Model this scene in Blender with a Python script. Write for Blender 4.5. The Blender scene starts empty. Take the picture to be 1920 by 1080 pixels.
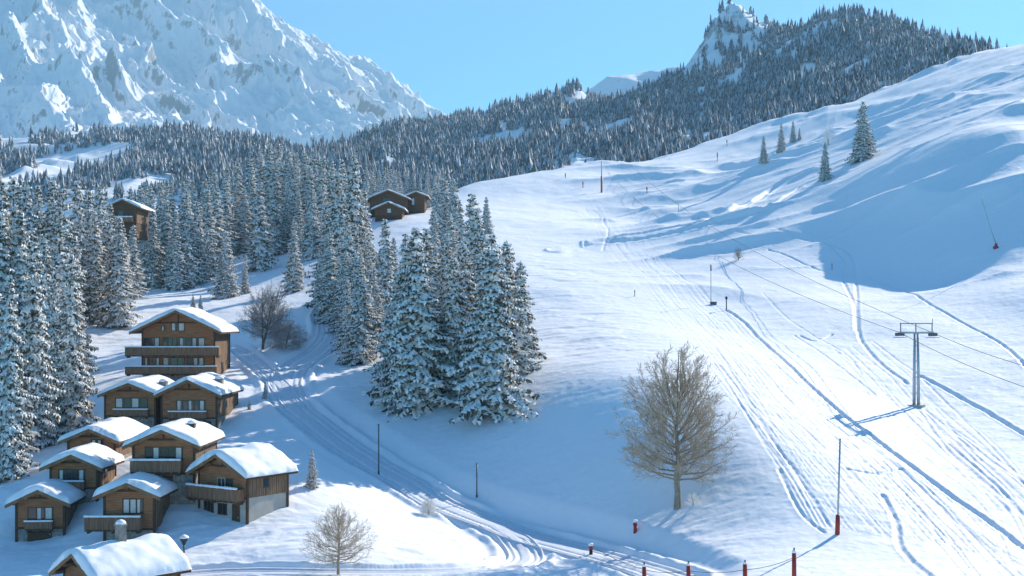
import bpy, math, random
import numpy as np
from mathutils import Vector, Matrix
sc = bpy.context.scene
C = sc.collection
F, HY = 2400.0, 600.0                      # focal length and horizon row of the 1920x1080 photograph
def P(px, py, D): return ((px-960)/F*D, D, (HY-py)/F*D)
SUN_AZ, SUN_EL = math.radians(50), math.radians(28)   # azimuth counted from +X towards +Y
SV = (math.cos(SUN_EL)*math.cos(SUN_AZ), math.cos(SUN_EL)*math.sin(SUN_AZ), math.sin(SUN_EL))

# ------------------------------------------------------------------ materials
def mat(name, col, rough=0.7, spec=0.3, var=None, bump=None, metal=0.0, stretch=(1,1,1), scale=3.0, detail=5):
    m = bpy.data.materials.new(name); m.use_nodes = True
    nt = m.node_tree; b = nt.nodes['Principled BSDF']
    b.inputs['Roughness'].default_value = rough; b.inputs['Metallic'].default_value = metal
    b.inputs['Specular IOR Level'].default_value = spec
    b.inputs['Base Color'].default_value = (*col, 1)
    if var or bump:
        tc = nt.nodes.new('ShaderNodeTexCoord'); mp = nt.nodes.new('ShaderNodeMapping')
        mp.inputs['Scale'].default_value = stretch
        nt.links.new(tc.outputs['Object'], mp.inputs['Vector'])
        nz = nt.nodes.new('ShaderNodeTexNoise'); nz.inputs['Scale'].default_value = scale; nz.inputs['Detail'].default_value = detail
        nt.links.new(mp.outputs['Vector'], nz.inputs['Vector'])
        if var:
            cr = nt.nodes.new('ShaderNodeValToRGB')
            cr.color_ramp.elements[0].position = .3; cr.color_ramp.elements[1].position = .7
            cr.color_ramp.elements[0].color = (*col, 1); cr.color_ramp.elements[1].color = (*var, 1)
            nt.links.new(nz.outputs['Fac'], cr.inputs['Fac']); nt.links.new(cr.outputs['Color'], b.inputs['Base Color'])
        if bump:
            bp = nt.nodes.new('ShaderNodeBump'); bp.inputs['Strength'].default_value = bump[0]; bp.inputs['Distance'].default_value = bump[1]
            nt.links.new(nz.outputs['Fac'], bp.inputs['Height']); nt.links.new(bp.outputs['Normal'], b.inputs['Normal'])
    return m
SNOWC = (.86, .875, .90)
M = {}
M['snow'] = mat('snow', SNOWC, .65, .2, (.83,.85,.885), (.75,.06), scale=1.3, detail=8)
M['roofsnow'] = mat('roof_snow', SNOWC, .65, .2, (.84,.86,.89), (.35,.05), scale=2.5, detail=4)
M['road'] = mat('packed_snow', (.70,.735,.79), .6, .25, (.60,.64,.71), (.6,.05), scale=2.2, detail=7)
M['twigsnow'] = mat('branch_snow', (.90,.885,.86), .7, .2, (.76,.74,.70), scale=1.6)
M['needle'] = mat('needles', (.055,.060,.045), .8, .15, (.17,.16,.125), scale=1.2)
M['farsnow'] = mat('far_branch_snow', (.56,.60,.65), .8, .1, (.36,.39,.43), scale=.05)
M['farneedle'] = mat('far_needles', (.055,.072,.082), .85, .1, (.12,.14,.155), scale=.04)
M['bark'] = mat('bark', (.10,.075,.055), .9, .1, (.19,.15,.115), (.6,.05), stretch=(6,6,1), scale=2)
M['palebark'] = mat('pale_bark', (.20,.155,.11), .9, .1, (.40,.34,.27), (.6,.05), stretch=(5,5,1.5), scale=2)
M['twig'] = mat('frosted_twigs', (.30,.22,.14), .85, .1, (.60,.50,.38), scale=.9)
M['greytwig'] = mat('grey_twigs', (.22,.18,.15), .85, .1, (.5,.45,.42), scale=.9)
M['wood'] = mat('timber', (.225,.088,.040), .75, .2, (.43,.20,.098), (.5,.03), stretch=(.6,.6,7), scale=1.6, detail=6)
M['woodv'] = mat('timber_boards', (.13,.078,.046), .8, .15, (.30,.20,.13), (.5,.03), stretch=(5,5,.5), scale=1.5, detail=6)
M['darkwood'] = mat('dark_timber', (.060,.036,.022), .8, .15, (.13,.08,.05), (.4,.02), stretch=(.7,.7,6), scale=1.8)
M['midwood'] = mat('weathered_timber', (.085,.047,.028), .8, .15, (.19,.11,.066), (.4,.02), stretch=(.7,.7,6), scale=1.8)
M['edge'] = mat('eave_board', (.17,.09,.045), .7, .2, (.30,.17,.085), stretch=(1,1,1), scale=2)
M['rail'] = mat('railing_board', (.16,.085,.05), .8, .15, (.30,.18,.115), (.5,.02), stretch=(7,7,.6), scale=1.3)
M['stone'] = mat('stone_wall', (.17,.15,.13), .9, .15, (.36,.335,.30), (.9,.06), scale=3.2, detail=6)
M['render'] = mat('lime_render', (.38,.35,.31), .9, .1, (.48,.45,.40), (.3,.02), scale=1.2)
M['glass'] = mat('window_glass', (.025,.03,.037), .08, .6)
M['curtain'] = mat('curtain', (.55,.53,.49), .8, .1, (.66,.64,.60), scale=3)
M['frame'] = mat('window_frame', (.07,.045,.03), .6, .2, (.12,.08,.05), scale=4)
M['paleframe'] = mat('pale_frame', (.42,.36,.28), .6, .2, (.5,.44,.36), scale=4)
M['steel'] = mat('galvanised_steel', (.34,.36,.38), .45, .4, (.46,.48,.5), metal=.35, scale=2)
M['darksteel'] = mat('dark_steel', (.06,.065,.07), .5, .4, (.12,.125,.13), scale=3)
M['rope'] = mat('steel_rope', (.05,.052,.055), .6, .3, (.08,.08,.085), scale=8)
M['red'] = mat('red_padding', (.42,.045,.03), .6, .3, (.30,.035,.028), scale=3)
M['orange'] = mat('red_paint', (.45,.09,.05), .55, .3, (.36,.06,.04), scale=3)
M['black'] = mat('black_plastic', (.02,.02,.022), .5, .3, (.04,.04,.042), scale=4)
def rock_snow(name, lo, hi, nscale, rock):
    m = bpy.data.materials.new(name); m.use_nodes = True; nt = m.node_tree; N = nt.nodes.new; L = nt.links.new
    b = nt.nodes['Principled BSDF']; b.inputs['Roughness'].default_value = .8; b.inputs['Specular IOR Level'].default_value = .1
    g = N('ShaderNodeNewGeometry'); sp = N('ShaderNodeSeparateXYZ'); L(g.outputs['Normal'], sp.inputs[0])
    tc = N('ShaderNodeTexCoord'); nz = N('ShaderNodeTexNoise'); nz.inputs['Scale'].default_value = nscale; nz.inputs['Detail'].default_value = 9; nz.inputs['Roughness'].default_value = .76
    mp = N('ShaderNodeMapping'); mp.inputs['Scale'].default_value = (1, 1, .55); L(tc.outputs['Object'], mp.inputs[0]); L(mp.outputs[0], nz.inputs['Vector'])
    ma = N('ShaderNodeMath'); ma.operation = 'MULTIPLY_ADD'; L(nz.outputs['Fac'], ma.inputs[0]); ma.inputs[1].default_value = .9; L(sp.outputs['Z'], ma.inputs[2])
    cr = N('ShaderNodeMapRange'); cr.inputs['From Min'].default_value = lo; cr.inputs['From Max'].default_value = hi; L(ma.outputs[0], cr.inputs['Value'])
    mx = N('ShaderNodeMix'); mx.data_type = 'RGBA'; L(cr.outputs[0], mx.inputs['Factor'])
    mx.inputs[6].default_value = (*rock, 1); mx.inputs[7].default_value = (.83,.85,.88, 1)
    L(mx.outputs[2], b.inputs['Base Color'])
    bp = N('ShaderNodeBump'); bp.inputs['Strength'].default_value = .6; bp.inputs['Distance'].default_value = 1.2/nscale*.05; L(nz.outputs['Fac'], bp.inputs['Height']); L(bp.outputs['Normal'], b.inputs['Normal'])
    return m
M['mountain'] = rock_snow('mountain_rock_and_snow', .75, .84, .035, (.23,.235,.245))
M['hill'] = rock_snow('hill_snow', .98, 1.12, .06, (.3,.29,.28))

# ------------------------------------------------------------------ mesh helpers
def link(name, me, parent=None):
    o = bpy.data.objects.new(name, me); C.objects.link(o)
    if parent: o.parent = parent
    return o
def tag(o, label=None, cat=None, group=None, kind=None):
    for k, v in (('label', label), ('category', cat), ('group', group), ('kind', kind)):
        if v: o[k] = v
    return o
def empty(name, loc, rz=0, label=None, cat=None, group=None):
    o = bpy.data.objects.new(name, None); C.objects.link(o); o.location = loc; o.rotation_euler = (0, 0, rz); o.empty_display_size = .3
    return tag(o, label, cat, group)
def np_mesh(name, V, Q, mats, smooth=True, mi=None):
    me = bpy.data.meshes.new(name); V = np.asarray(V, np.float32); Q = np.asarray(Q, np.int32); k = Q.shape[1]
    me.vertices.add(len(V)); me.vertices.foreach_set('co', V.ravel())
    me.loops.add(Q.size); me.loops.foreach_set('vertex_index', Q.ravel())
    me.polygons.add(len(Q)); me.polygons.foreach_set('loop_start', np.arange(0, Q.size, k, dtype=np.int32))
    if mi is not None: me.polygons.foreach_set('material_index', np.asarray(mi, np.int32))
    for m in mats: me.materials.append(m)
    me.update(calc_edges=True); me.validate()
    if smooth: me.shade_smooth()
    return me
class MB:
    def __init__(s): s.v = []; s.f = []; s.m = []
    def add(s, vs, fs, mi=0):
        n = len(s.v); s.v += [tuple(v) for v in vs]
        for f in fs: s.f.append(tuple(i+n for i in f)); s.m.append(mi)
    def box(s, x0, x1, y0, y1, z0, z1, mi=0):
        s.add([(x0,y0,z0),(x1,y0,z0),(x1,y1,z0),(x0,y1,z0),(x0,y0,z1),(x1,y0,z1),(x1,y1,z1),(x0,y1,z1)],
              [(0,3,2,1),(4,5,6,7),(0,1,5,4),(1,2,6,5),(2,3,7,6),(3,0,4,7)], mi)
    def tube(s, pts, rad, n=8, mi=0, cap=True):
        pts = [Vector(p) for p in pts]
        if not hasattr(rad, '__len__'): rad = [rad]*len(pts)
        rings = []
        for i, p in enumerate(pts):
            d = (pts[min(i+1, len(pts)-1)]-pts[max(i-1, 0)]).normalized()
            a = d.cross(Vector((0,0,1)) if abs(d.z) < .9 else Vector((1,0,0))).normalized(); b = d.cross(a)
            rings.append([p+(a*math.cos(t)+b*math.sin(t))*rad[i] for t in (2*math.pi*k/n for k in range(n))])
        vs = [v for r in rings for v in r]; fs = []
        for i in range(len(pts)-1):
            for k in range(n): fs.append((i*n+k, i*n+(k+1) % n, (i+1)*n+(k+1) % n, (i+1)*n+k))
        if cap: fs.append(tuple(range(n-1, -1, -1))); fs.append(tuple((len(pts)-1)*n+k for k in range(n)))
        s.add(vs, fs, mi)
    def build(s, name, mats, parent=None, smooth=False):
        if not isinstance(mats, (list, tuple)): mats = [mats]
        me = bpy.data.meshes.new(name); me.from_pydata(s.v, [], s.f)
        for m in mats: me.materials.append(m)
        if len(mats) > 1: me.polygons.foreach_set('material_index', s.m)
        if smooth: me.shade_smooth()
        me.update()
        return link(name, me, parent)
def copy_tree(o, parent=None):
    c = o.copy(); C.objects.link(c)
    if parent: c.parent = parent
    for ch in o.children: copy_tree(ch, c)
    return c

# ------------------------------------------------------------------ noise, thin plate surfaces, height fields
def vnoise(x, y, seed=0):
    xi = np.floor(x).astype(np.int64); yi = np.floor(y).astype(np.int64); fx = x-xi; fy = y-yi
    fx = fx*fx*fx*(fx*(fx*6-15)+10); fy = fy*fy*fy*(fy*(fy*6-15)+10)
    def h(a, b):
        n = (a*374761393+b*668265263+seed*2246822519) & 0xffffffff
        n = ((n ^ (n >> 13))*1274126177) & 0xffffffff
        return ((n ^ (n >> 16)) & 0xffff)/32767.5-1
    return (h(xi, yi)*(1-fx)+h(xi+1, yi)*fx)*(1-fy)+(h(xi, yi+1)*(1-fx)+h(xi+1, yi+1)*fx)*fy
def fbm(x, y, o=4, seed=0):
    a, s = 1., 0.
    for i in range(o): s = s+a*vnoise(x*2**i, y*2**i, seed+i*17); a *= .5
    return s
def ridged(x, y, o=5, seed=0, gain=.5):
    a, s, w = 1., 0., 1.
    for i in range(o):
        n = (1-np.abs(vnoise(x*2.03**i, y*2.03**i, seed+i*13)))**2
        s = s+a*n*w; w = np.clip(n*1.6, 0, 1); a *= gain
    return s
def tps(pts, lam=1e-3):
    p = np.array(pts, float); s = max(np.ptp(p[:,0]), np.ptp(p[:,1])); q = p[:,:2]/s; n = len(p)
    def K(d2): return .5*d2*np.log(d2+1e-12)
    d2 = ((q[:,None]-q[None])**2).sum(-1)
    A = np.zeros((n+3, n+3)); A[:n,:n] = K(d2)+np.eye(n)*lam*1e-2; A[:n,n] = 1; A[:n,n+1:] = q; A[n:,:n] = A[:n,n:].T
    w = np.linalg.solve(A, np.r_[p[:,2], 0, 0, 0])
    def f(x, y):
        x = np.asarray(x, float)/s; y = np.asarray(y, float)/s; sh = x.shape; x = x.ravel(); y = y.ravel()
        out = w[n]+w[n+1]*x+w[n+2]*y
        for i in range(n):
            d = (x-q[i,0])**2+(y-q[i,1])**2; out += w[i]*K(d)
        return out.reshape(sh)
    return f
class Field:
    def __init__(s, us, Ds):
        s.us = np.asarray(us); s.Ds = np.asarray(Ds); s.U, s.D = np.meshgrid(s.us, s.Ds); s.X = s.U*s.D; s.Z = None
    def h(s, x, y):
        x = np.asarray(x, float); y = np.asarray(y, float); u = x/y
        i = np.clip(np.searchsorted(s.us, u)-1, 0, len(s.us)-2); j = np.clip(np.searchsorted(s.Ds, y)-1, 0, len(s.Ds)-2)
        a = (u-s.us[i])/(s.us[i+1]-s.us[i]); b = (y-s.Ds[j])/(s.Ds[j+1]-s.Ds[j])
        return (s.Z[j,i]*(1-a)+s.Z[j,i+1]*a)*(1-b)+(s.Z[j+1,i]*(1-a)+s.Z[j+1,i+1]*a)*b
    def hit(s, px, py, D0=70, D1=620):
        D = np.linspace(D0, D1, 2500); u = (px-960)/F; z = s.h(u*D, D); k = np.argmax(z >= (HY-py)/F*D)
        if z[k] < (HY-py)/F*D[k]: k = int(np.argmin(np.abs(z-(HY-py)/F*D)))
        return (u*D[k], D[k], float(z[k]))
    def mesh(s, name, m):
        n, k = s.Z.shape; V = np.stack([s.X, s.D, s.Z], -1).reshape(-1, 3)
        a = (np.arange(n-1)[:,None]*k+np.arange(k-1)[None]).ravel(); Q = np.stack([a, a+1, a+k+1, a+k], -1)
        return np_mesh(name, V, Q, [m])
def usplit(lo, a, b, hi, n, m):
    L = a-(a-lo)*np.linspace(0, 1, m+1)[1:][::-1]**1.6 if lo < a else np.array([])
    R = b+(hi-b)*np.linspace(0, 1, m+1)[1:]**1.6 if hi > b else np.array([])
    return np.r_[L, np.linspace(a, b, n), R]
def spline(pts, step):
    p = np.array(pts, float); p = np.vstack([2*p[0]-p[1], p, 2*p[-1]-p[-2]]); out = []
    for i in range(1, len(p)-2):
        n = max(2, int(np.linalg.norm(p[i+1]-p[i])/step)); t = np.linspace(0, 1, n, endpoint=False)[:,None]
        out.append(.5*(2*p[i]+(p[i+1]-p[i-1])*t+(2*p[i-1]-5*p[i]+4*p[i+1]-p[i+2])*t**2+(3*p[i]-p[i-1]-3*p[i+1]+p[i+2])*t**3))
    return np.vstack(out+[p[-2:-1]])

# ------------------------------------------------------------------ near ground
G = [(75,1046,115),(240,1036,112),(135,937,120),(170,880,128),(305,928,117),(415,1000,113),(245,818,146),(355,826,146),(330,708,170),
 (450,770,150),(500,860,126),(500,950,117),(600,900,124),(620,1000,110),(780,1010,114),(500,1040,103),
 (30,890,135),(130,800,158),(175,640,215),(220,600,238),(310,560,255),(350,525,300),(430,555,268),(487,500,310),(550,545,262),(440,620,215),
 (600,600,212),(540,690,176),(640,830,147),(800,930,132),(1000,1005,123),(1100,1035,117.5),(680,690,183),
 (780,765,150),(900,782,146),(960,770,146),(700,745,160),(900,850,140),(1000,850,136.6),(900,930,132),(1060,812,138.5),(1060,930,127.5),(1100,900,129),
 (1270,955,119),(1180,950,122),(1180,850,130.5),(1180,700,146),(1100,620,178),(1040,540,218),(1000,470,268),(980,430,298),(1010,650,172),(1000,560,212),
 (800,400,338),(700,408,330),(780,460,272),(860,520,235),(850,600,200),
 (1390,815,126),(1290,700,150),(1480,905,116),(1570,1000,108),(1450,1050,101),(1300,1020,108),(1200,1075,103),
 (1718,762,153),(1650,850,133),(1750,900,124),(1900,1050,104),(1920,900,124),(1920,760,148),(1850,700,163),(1600,740,152),(1450,640,185),
 (1333,570,214),(1200,480,262),(1128,360,392),(1250,400,342),(1400,480,247),(1500,560,213),(1700,600,193),(1900,600,190),
 (1590,440,251),(1480,390,283),(1530,430,261),(1560,385,280),(1650,500,234),(1750,520,225),(1866,465,226.8),(1900,530,206),
 (1700,400,251.5),(1700,300,275),(1618,298,318),(1547,335,303),(1450,300,420),(1400,300,440),(1400,340,350),(1800,330,258.5),(1800,240,280),(1900,330,250),(1900,225,274),
 (1850,170,395),(1750,190,400),(1650,215,470),
 (870,345,420),(1000,332,465),(1130,318,505),(1300,278,555),(1500,222,580),(1650,172,570),(1750,130,560),(1850,93,555),(1920,80,555),(2050,60,560),
 (2050,300,262),(2050,500,215),(2050,760,150),(2050,1000,112)]
ctl = [P(*g) for g in G]
def uz(px, D, z): return ((px-960)/F*D, D, z)
ctl += [uz(px, 70, -19.8) for px in (-300,200,700,1200,1700,2300)]+[uz(px, 30, -20.5) for px in (-300,700,1700,2600)]+[uz(px, 95, -19.6) for px in (-300,100,450,800,1000,1900)]
ctl += [uz(-300,150,-16), uz(-300,240,-4), uz(-300,350,4), uz(-300,480,8), uz(60,230,2), uz(120,330,9), uz(300,340,15), uz(480,350,24), uz(600,335,22.5), uz(650,260,8), uz(650,215,-1), uz(90,190,-8),
        uz(100,480,12), uz(350,480,18), uz(600,460,26), uz(750,420,33), uz(800,480,30)]
ctl += [uz(900,560,36), uz(1100,640,46), uz(1300,680,60), uz(1500,690,75), uz(1700,690,88), uz(1900,690,105), uz(2100,690,112)]
ctl += [uz(px, 720, z) for px, z in ((-300,5),(300,5),(800,10),(1300,48),(1700,72),(2100,95))]
ctl += [uz(2350,520,128), uz(2350,300,60), uz(2350,200,20), uz(2350,130,-10)]
T0 = tps(ctl, .02)
us = usplit(-.66, -.43, .43, .70, 1000, 60)
Ds = np.r_[np.geomspace(28, 84, 70, endpoint=False), np.geomspace(84, 260, 700, endpoint=False), np.geomspace(260, 470, 260, endpoint=False), np.geomspace(470, 720, 60)]
g = Field(us, Ds)
# evaluate the smooth surface on a coarser grid and refine
cu = usplit(-.66, -.43, .43, .70, 220, 30); cD = np.geomspace(28, 720, 300)
gc = Field(cu, cD); gc.Z = T0(gc.X, gc.D)
def refine(src, dst):
    tmp = np.stack([np.interp(dst.us, src.us, r) for r in src.Z])
    k = np.log(src.Ds); return np.stack([np.interp(np.log(dst.Ds), k, tmp[:,i]) for i in range(tmp.shape[1])], 1)
g.Z = T0(g.X, g.D)
base = g.Z.copy()
piste_w = np.clip((g.X-(15+.0*g.D))/6, 0, 1)*np.clip((330-g.D)/60, 0, 1)
X, Y = g.X, g.D
flank = 1-.6*np.clip((24-X+.25*(Y-125))/6, 0, 1)*np.clip((X+32)/10, 0, 1)*np.clip((Y-112)/8, 0, 1)*np.clip((165-Y)/12, 0, 1)
amp = np.clip((Y-60)/60, .2, 1)*flank
g.Z += .38*fbm(X/24, Y/30, 2, 5)*amp+.15*fbm(X/8+3, Y/9, 3, 9)*amp*(1-.45*piste_w)
wv = fbm(X/9, Y/6, 2, 31)
g.Z += (.085*fbm(X/3.4+wv, Y/1.5, 4, 21))*(1-.6*piste_w)*np.clip((400-Y)/200, .3, 1)*flank+.02*fbm(X/.7, Y/.5, 2, 77)
far_up = np.clip((Y-200)/80, 0, 1)*np.clip((X-10)/30, 0, 1)
g.Z += far_up*(2.3*ridged(X/60+Y/120, Y/26-X/90, 3, 41)-1.9)
def ground(x, y): return float(g.h(x, y))

def splat(xy, half, want='min'):
    """distance and travelled length of every grid point near a polyline (world metres)"""
    d = np.full(g.Z.shape, 1e3, np.float32)
    x, y = xy[:,0], xy[:,1]; u = x/y; i0 = np.searchsorted(us, u); j0 = np.searchsorted(Ds, y)
    du = us[len(us)//2+1]-us[len(us)//2]
    for k in range(len(x)):
        wi = int(half/(du*y[k]))+1; jj = min(max(j0[k], 1), len(Ds)-2); wj = int(half/(Ds[jj]-Ds[jj-1]))+1
        a, b = max(i0[k]-wi, 0), min(i0[k]+wi+1, len(us)); c, e = max(j0[k]-wj, 0), min(j0[k]+wj+1, len(Ds))
        if a >= b or c >= e: continue
        q = (X[c:e,a:b]-x[k])**2+(Y[c:e,a:b]-y[k])**2
        np.minimum(d[c:e,a:b], q, out=d[c:e,a:b])
    return np.sqrt(d)
def on_ground(pts, step=.2):
    q = spline([g.hit(px, py)[:2] for px, py in pts], 1.0)
    return spline(q, step) if len(q) > 2 else q
def groove(xy, w, depth, rim=.18):
    d = splat(xy, w*2.2)
    g.Z[...] += -depth*np.clip(1-(d/w)**2, 0, 1)+rim*depth*np.exp(-((d-1.35*w)/(.4*w))**2)

# road: a flattened shelf with banks
ROADS = [([(640,560),(618,590),(622,622),(600,652),(556,682),(534,712),(548,752),(600,800),(680,852),(760,902),(850,950),(950,992),(1060,1024),(1150,1046),(1260,1078)], 2.4),
         ([(425,640),(470,672),(520,716),(552,756)], 1.5),
         ([(925,985),(970,1015),(985,1045),(930,1062),(800,1068),(600,1066),(400,1068),(300,1085)], 1.7)]
road_lines = []
for pts, w in ROADS:
    xy = on_ground(pts, .35); z = np.array([ground(*p) for p in xy]); k = np.ones(31)/31
    zs = np.convolve(np.r_[[z[0]]*15, z, [z[-1]]*15], k, 'valid')
    road_lines.append((xy, zs, w))
for xy, zs, w in road_lines:
    R = w+4; d = np.full(g.Z.shape, 1e6, np.float32); zz = np.zeros(g.Z.shape, np.float32)
    du = us[len(us)//2+1]-us[len(us)//2]
    for k in range(len(xy)):
        x, y = xy[k]; i = np.searchsorted(us, x/y); j = np.searchsorted(Ds, y); wi = int(R/(du*y))+1; wj = int(R/(Ds[min(j, len(Ds)-1)]-Ds[j-1]))+1
        a, b, c, e = max(i-wi, 0), i+wi+1, max(j-wj, 0), j+wj+1
        q = (X[c:e,a:b]-x)**2+(Y[c:e,a:b]-y)**2; mk = q < d[c:e,a:b]
        d[c:e,a:b][mk] = q[mk]; zz[c:e,a:b][mk] = zs[k]
    d = np.sqrt(d); t = np.clip((R-d)/(R-w-.2), 0, 1); t = t*t*(3-2*t)
    g.Z = g.Z*(1-t)+(zz-.38)*t
    bank = np.exp(-((d-w-.85)/.55)**2)*(.46+.10*fbm(X/1.5, Y/1.5, 2, 3))
    g.Z += np.where(d < R, bank, 0)
for xy, zs, w in road_lines[::-1]:          # level every carriageway once more so that no bank lies across another
    R = w+.6; d = np.full(g.Z.shape, 1e6, np.float32); zz = np.zeros(g.Z.shape, np.float32); du = us[len(us)//2+1]-us[len(us)//2]
    for k in range(len(xy)):
        x, y = xy[k]; i = np.searchsorted(us, x/y); j = np.searchsorted(Ds, y); wi = int(R/(du*y))+1; wj = int(R/(Ds[min(j, len(Ds)-1)]-Ds[j-1]))+1
        a, b, c, e = max(i-wi, 0), i+wi+1, max(j-wj, 0), j+wj+1
        q = (X[c:e,a:b]-x)**2+(Y[c:e,a:b]-y)**2; mk = q < d[c:e,a:b]
        d[c:e,a:b][mk] = q[mk]; zz[c:e,a:b][mk] = zs[k]
    t = np.clip((R-np.sqrt(d))/.6, 0, 1); g.Z = g.Z*(1-t)+(zz-.38)*t
# ski tracks and lift tracks pressed into the piste
rnd = random.Random(4)
def lerp_lines(A, B, n, jit, w, dep):
    A = np.array(A, float); B = np.array(B, float)
    for i in range(n):
        t = (i+rnd.uniform(-.4, .4))/max(n-1, 1); ph = rnd.uniform(0, 6); L = A*(1-t)+B*t
        L = L+np.array([[math.sin(ph+1.3*k)*jit+rnd.uniform(-1, 1)*jit*.5, 0] for k in range(len(L))])
        a = rnd.choice((0, 0, 0, 1)); b = len(L)-rnd.choice((0, 0, 1))
        xy = on_ground([tuple(p) for p in L[a:b]])
        groove(xy, w*rnd.uniform(.7, 1.3), dep*rnd.uniform(.5, 1.3))
lerp_lines([(1085,395),(1130,450),(1200,530),(1270,610),(1350,715),(1420,800),(1480,880),(1560,985)],
           [(1135,380),(1230,470),(1350,575),(1460,670),(1570,770),(1690,860),(1800,945),(1930,1060)], 74, 8, .13, .042)
lerp_lines([(1330,680),(1410,800),(1470,890),(1530,985)], [(1380,690),(1450,800),(1510,890),(1560,990)], 7, 4, .2, .06)
lerp_lines([(1722,772),(1770,840),(1830,900),(1890,960),(1940,1010)], [(1740,768),(1810,815),(1870,860),(1930,905),(1990,950)], 9, 5, .22, .08)
lerp_lines([(1560,660),(1650,760),(1750,860),(1850,960),(1900,1080)], [(1650,640),(1760,740),(1850,830),(1930,910),(2000,980)], 12, 10, .2, .05)
lerp_lines([(1600,850),(1680,940),(1740,1010),(1790,1085)], [(1720,890),(1800,970),(1870,1040),(1930,1090)], 10, 6, .2, .06)
for pts, w, dep in (([(1362,582),(1400,610),(1445,655),(1510,715),(1590,785),(1640,822),(1750,905),(1850,975),(1930,1035)], .40, .24),
    ([(1725,705),(1790,740),(1850,772),(1930,820)], .40, .26),
    ([(1440,468),(1530,505),(1620,520),(1690,545),(1760,580),(1870,640),(1925,690)], .32, .20),
    ([(1380,432),(1480,440),(1570,462),(1600,485),(1605,530),(1608,590),(1615,640),(1660,690),(1700,720)], .36, .18),
    ([(1550,455),(1585,490),(1580,520),(1600,565),(1605,620)], .36, .18),
    ([(1490,630),(1530,655),(1590,700),(1640,740)], .25, .1), ([(1460,880),(1500,960),(1545,1000)], .25, .12),
    ([(1655,930),(1680,980),(1690,1030),(1750,1085)], .36, .18), ([(1430,550),(1480,600),(1580,660),(1615,700)], .22, .08),
    ([(1090,400),(1120,400),(1140,430),(1130,470)], .3, .15), ([(1500,630),(1530,640),(1560,628)], .3, .2),
    ([(1590,880),(1640,888),(1690,880)], .3, .2)):
    groove(on_ground(pts), w, dep)
# cat track crossing the upper piste
for pts, w, dep in (([(1040,470),(1130,450),(1240,432),(1320,415),(1390,385),(1450,355),(1520,318)], 1.3, .75),
                    ([(1100,462),(1260,437),(1360,412),(1430,385),(1500,352)], .8, .4)):
    groove(on_ground(pts, .4), w, dep, .5)
tag(link('terrain', g.mesh('terrain', M['snow'])), 'snow covered valley floor and ski slope with grooved ski tracks', None, None, 'structure')
# road sheets
for n, (xy, zs, w) in enumerate(road_lines):
    p = xy[::3]; t = np.gradient(p, axis=0); t /= np.linalg.norm(t, axis=1)[:,None]; nrm = np.stack([-t[:,1], t[:,0]], 1)
    S = np.linspace(-w, w, 29); V = []
    for i in range(len(p)):
        for s in S:
            x, y = p[i]+nrm[i]*s; r = abs(s)/w
            rut = -.07*math.exp(-((r-.38)/.09)**2)-.05*math.exp(-((r-.72)/.07)**2)+.05*math.exp(-((r-.9)/.06)**2)
            V.append((x, y, ground(x, y)+(.10 if r < .95 else -.10)+rut*2.4+.012*math.sin(i*1.7+s*9)))
    k = len(S); a = (np.arange(len(p)-1)[:,None]*k+np.arange(k-1)[None]).ravel()
    Q = np.stack([a, a+k, a+k+1, a+1], -1)
    tag(link('road', np_mesh('road', V, Q, [M['road']])), ('packed snow road winding down past the chalets to the ski slope', 'short snow track joining the road beside the top chalet', 'snow track curling along the bottom of the valley')[n], None, None, 'structure')

# ------------------------------------------------------------------ far mountain and hills
MD = lambda D: 2700+(D-2700)*1.8
mc = [P(px, py+(18 if 380 < px < 820 and py < 190 else 12 if px > 790 else 0), MD(D)) for px, py, D in [(470,-8,4300),(520,25,4280),(560,42,4250),(640,78,4200),(700,128,4100),(760,182,4000),(815,228,3900),(880,300,3800),
 (300,-70,4500),(100,-110,4400),(-100,-110,4300),(-350,-100,4200),(400,5,4230),(330,30,4150),
 (340,100,3950),(310,150,3750),(350,195,3550),(395,245,3350),(430,112,3680),(395,140,3700),(480,190,3500),(500,262,3250),(440,190,3560),(560,215,3450),
 (600,168,3680),(700,203,3640),(770,228,3620),(560,110,3980),(650,128,3990),(720,180,3900),(480,70,4050),
 (130,30,3850),(200,128,3550),(260,168,3400),(330,205,3230),(410,250,3050),(100,120,3550),(50,200,3250),(0,245,3000),(150,240,3020),(260,262,2950),(60,60,3850),(0,60,3850),
 (-200,60,3800),(-200,240,3000),(600,285,3100),(720,262,3300),(250,10,4100),(220,60,3950)]]
mc += [uz(px, 2500, 200) for px in (-350,0,300,600,900)]+[uz(px, 7300, z) for px, z in ((-350,1100),(100,1100),(500,800),(900,200))]
mf = Field(np.linspace(-.58, .0, 900), np.geomspace(2450, 7300, 820)); mf.Z = tps(mc, .03)(mf.X, mf.D)
gX, gD = mf.X/1.4, mf.D/1.5
a, b = gX*.78+gD*.62, -gX*.62+gD*.78
wx = fbm(gX/300, gD/300, 3, 8); wy = fbm(gX/90+5, gD/90, 3, 18)
up = np.clip((mf.Z-350)/500, 0, 1)
sk = 1-.6*np.clip((mf.D-4600)/500, 0, 1)*np.clip((mf.X/mf.D*F+960-420)/120, 0, 1)
r1 = ridged(a/310+wx*.30+7, b/1000+wx*.2, 3, 3, .5); r2 = ridged(a/105+wx*.5+wy*.12, b/360+wy*.2, 4, 23, .55); r3 = ridged(a/38+wy*.5, b/95+wy*.4, 4, 29, .55)
mf.Z += (((r1-.8)*(75+25*up)+(r2-.9)*(24+12*up))*sk+(r3-.9)*(8.5+5*up))*1.35+2*fbm(mf.X/14, mf.D/18, 2, 51)
tag(link('mountain', mf.mesh('mountain', M['mountain'])), 'snowy rocky mountain massif rising behind the valley', None, None, 'structure')

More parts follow.
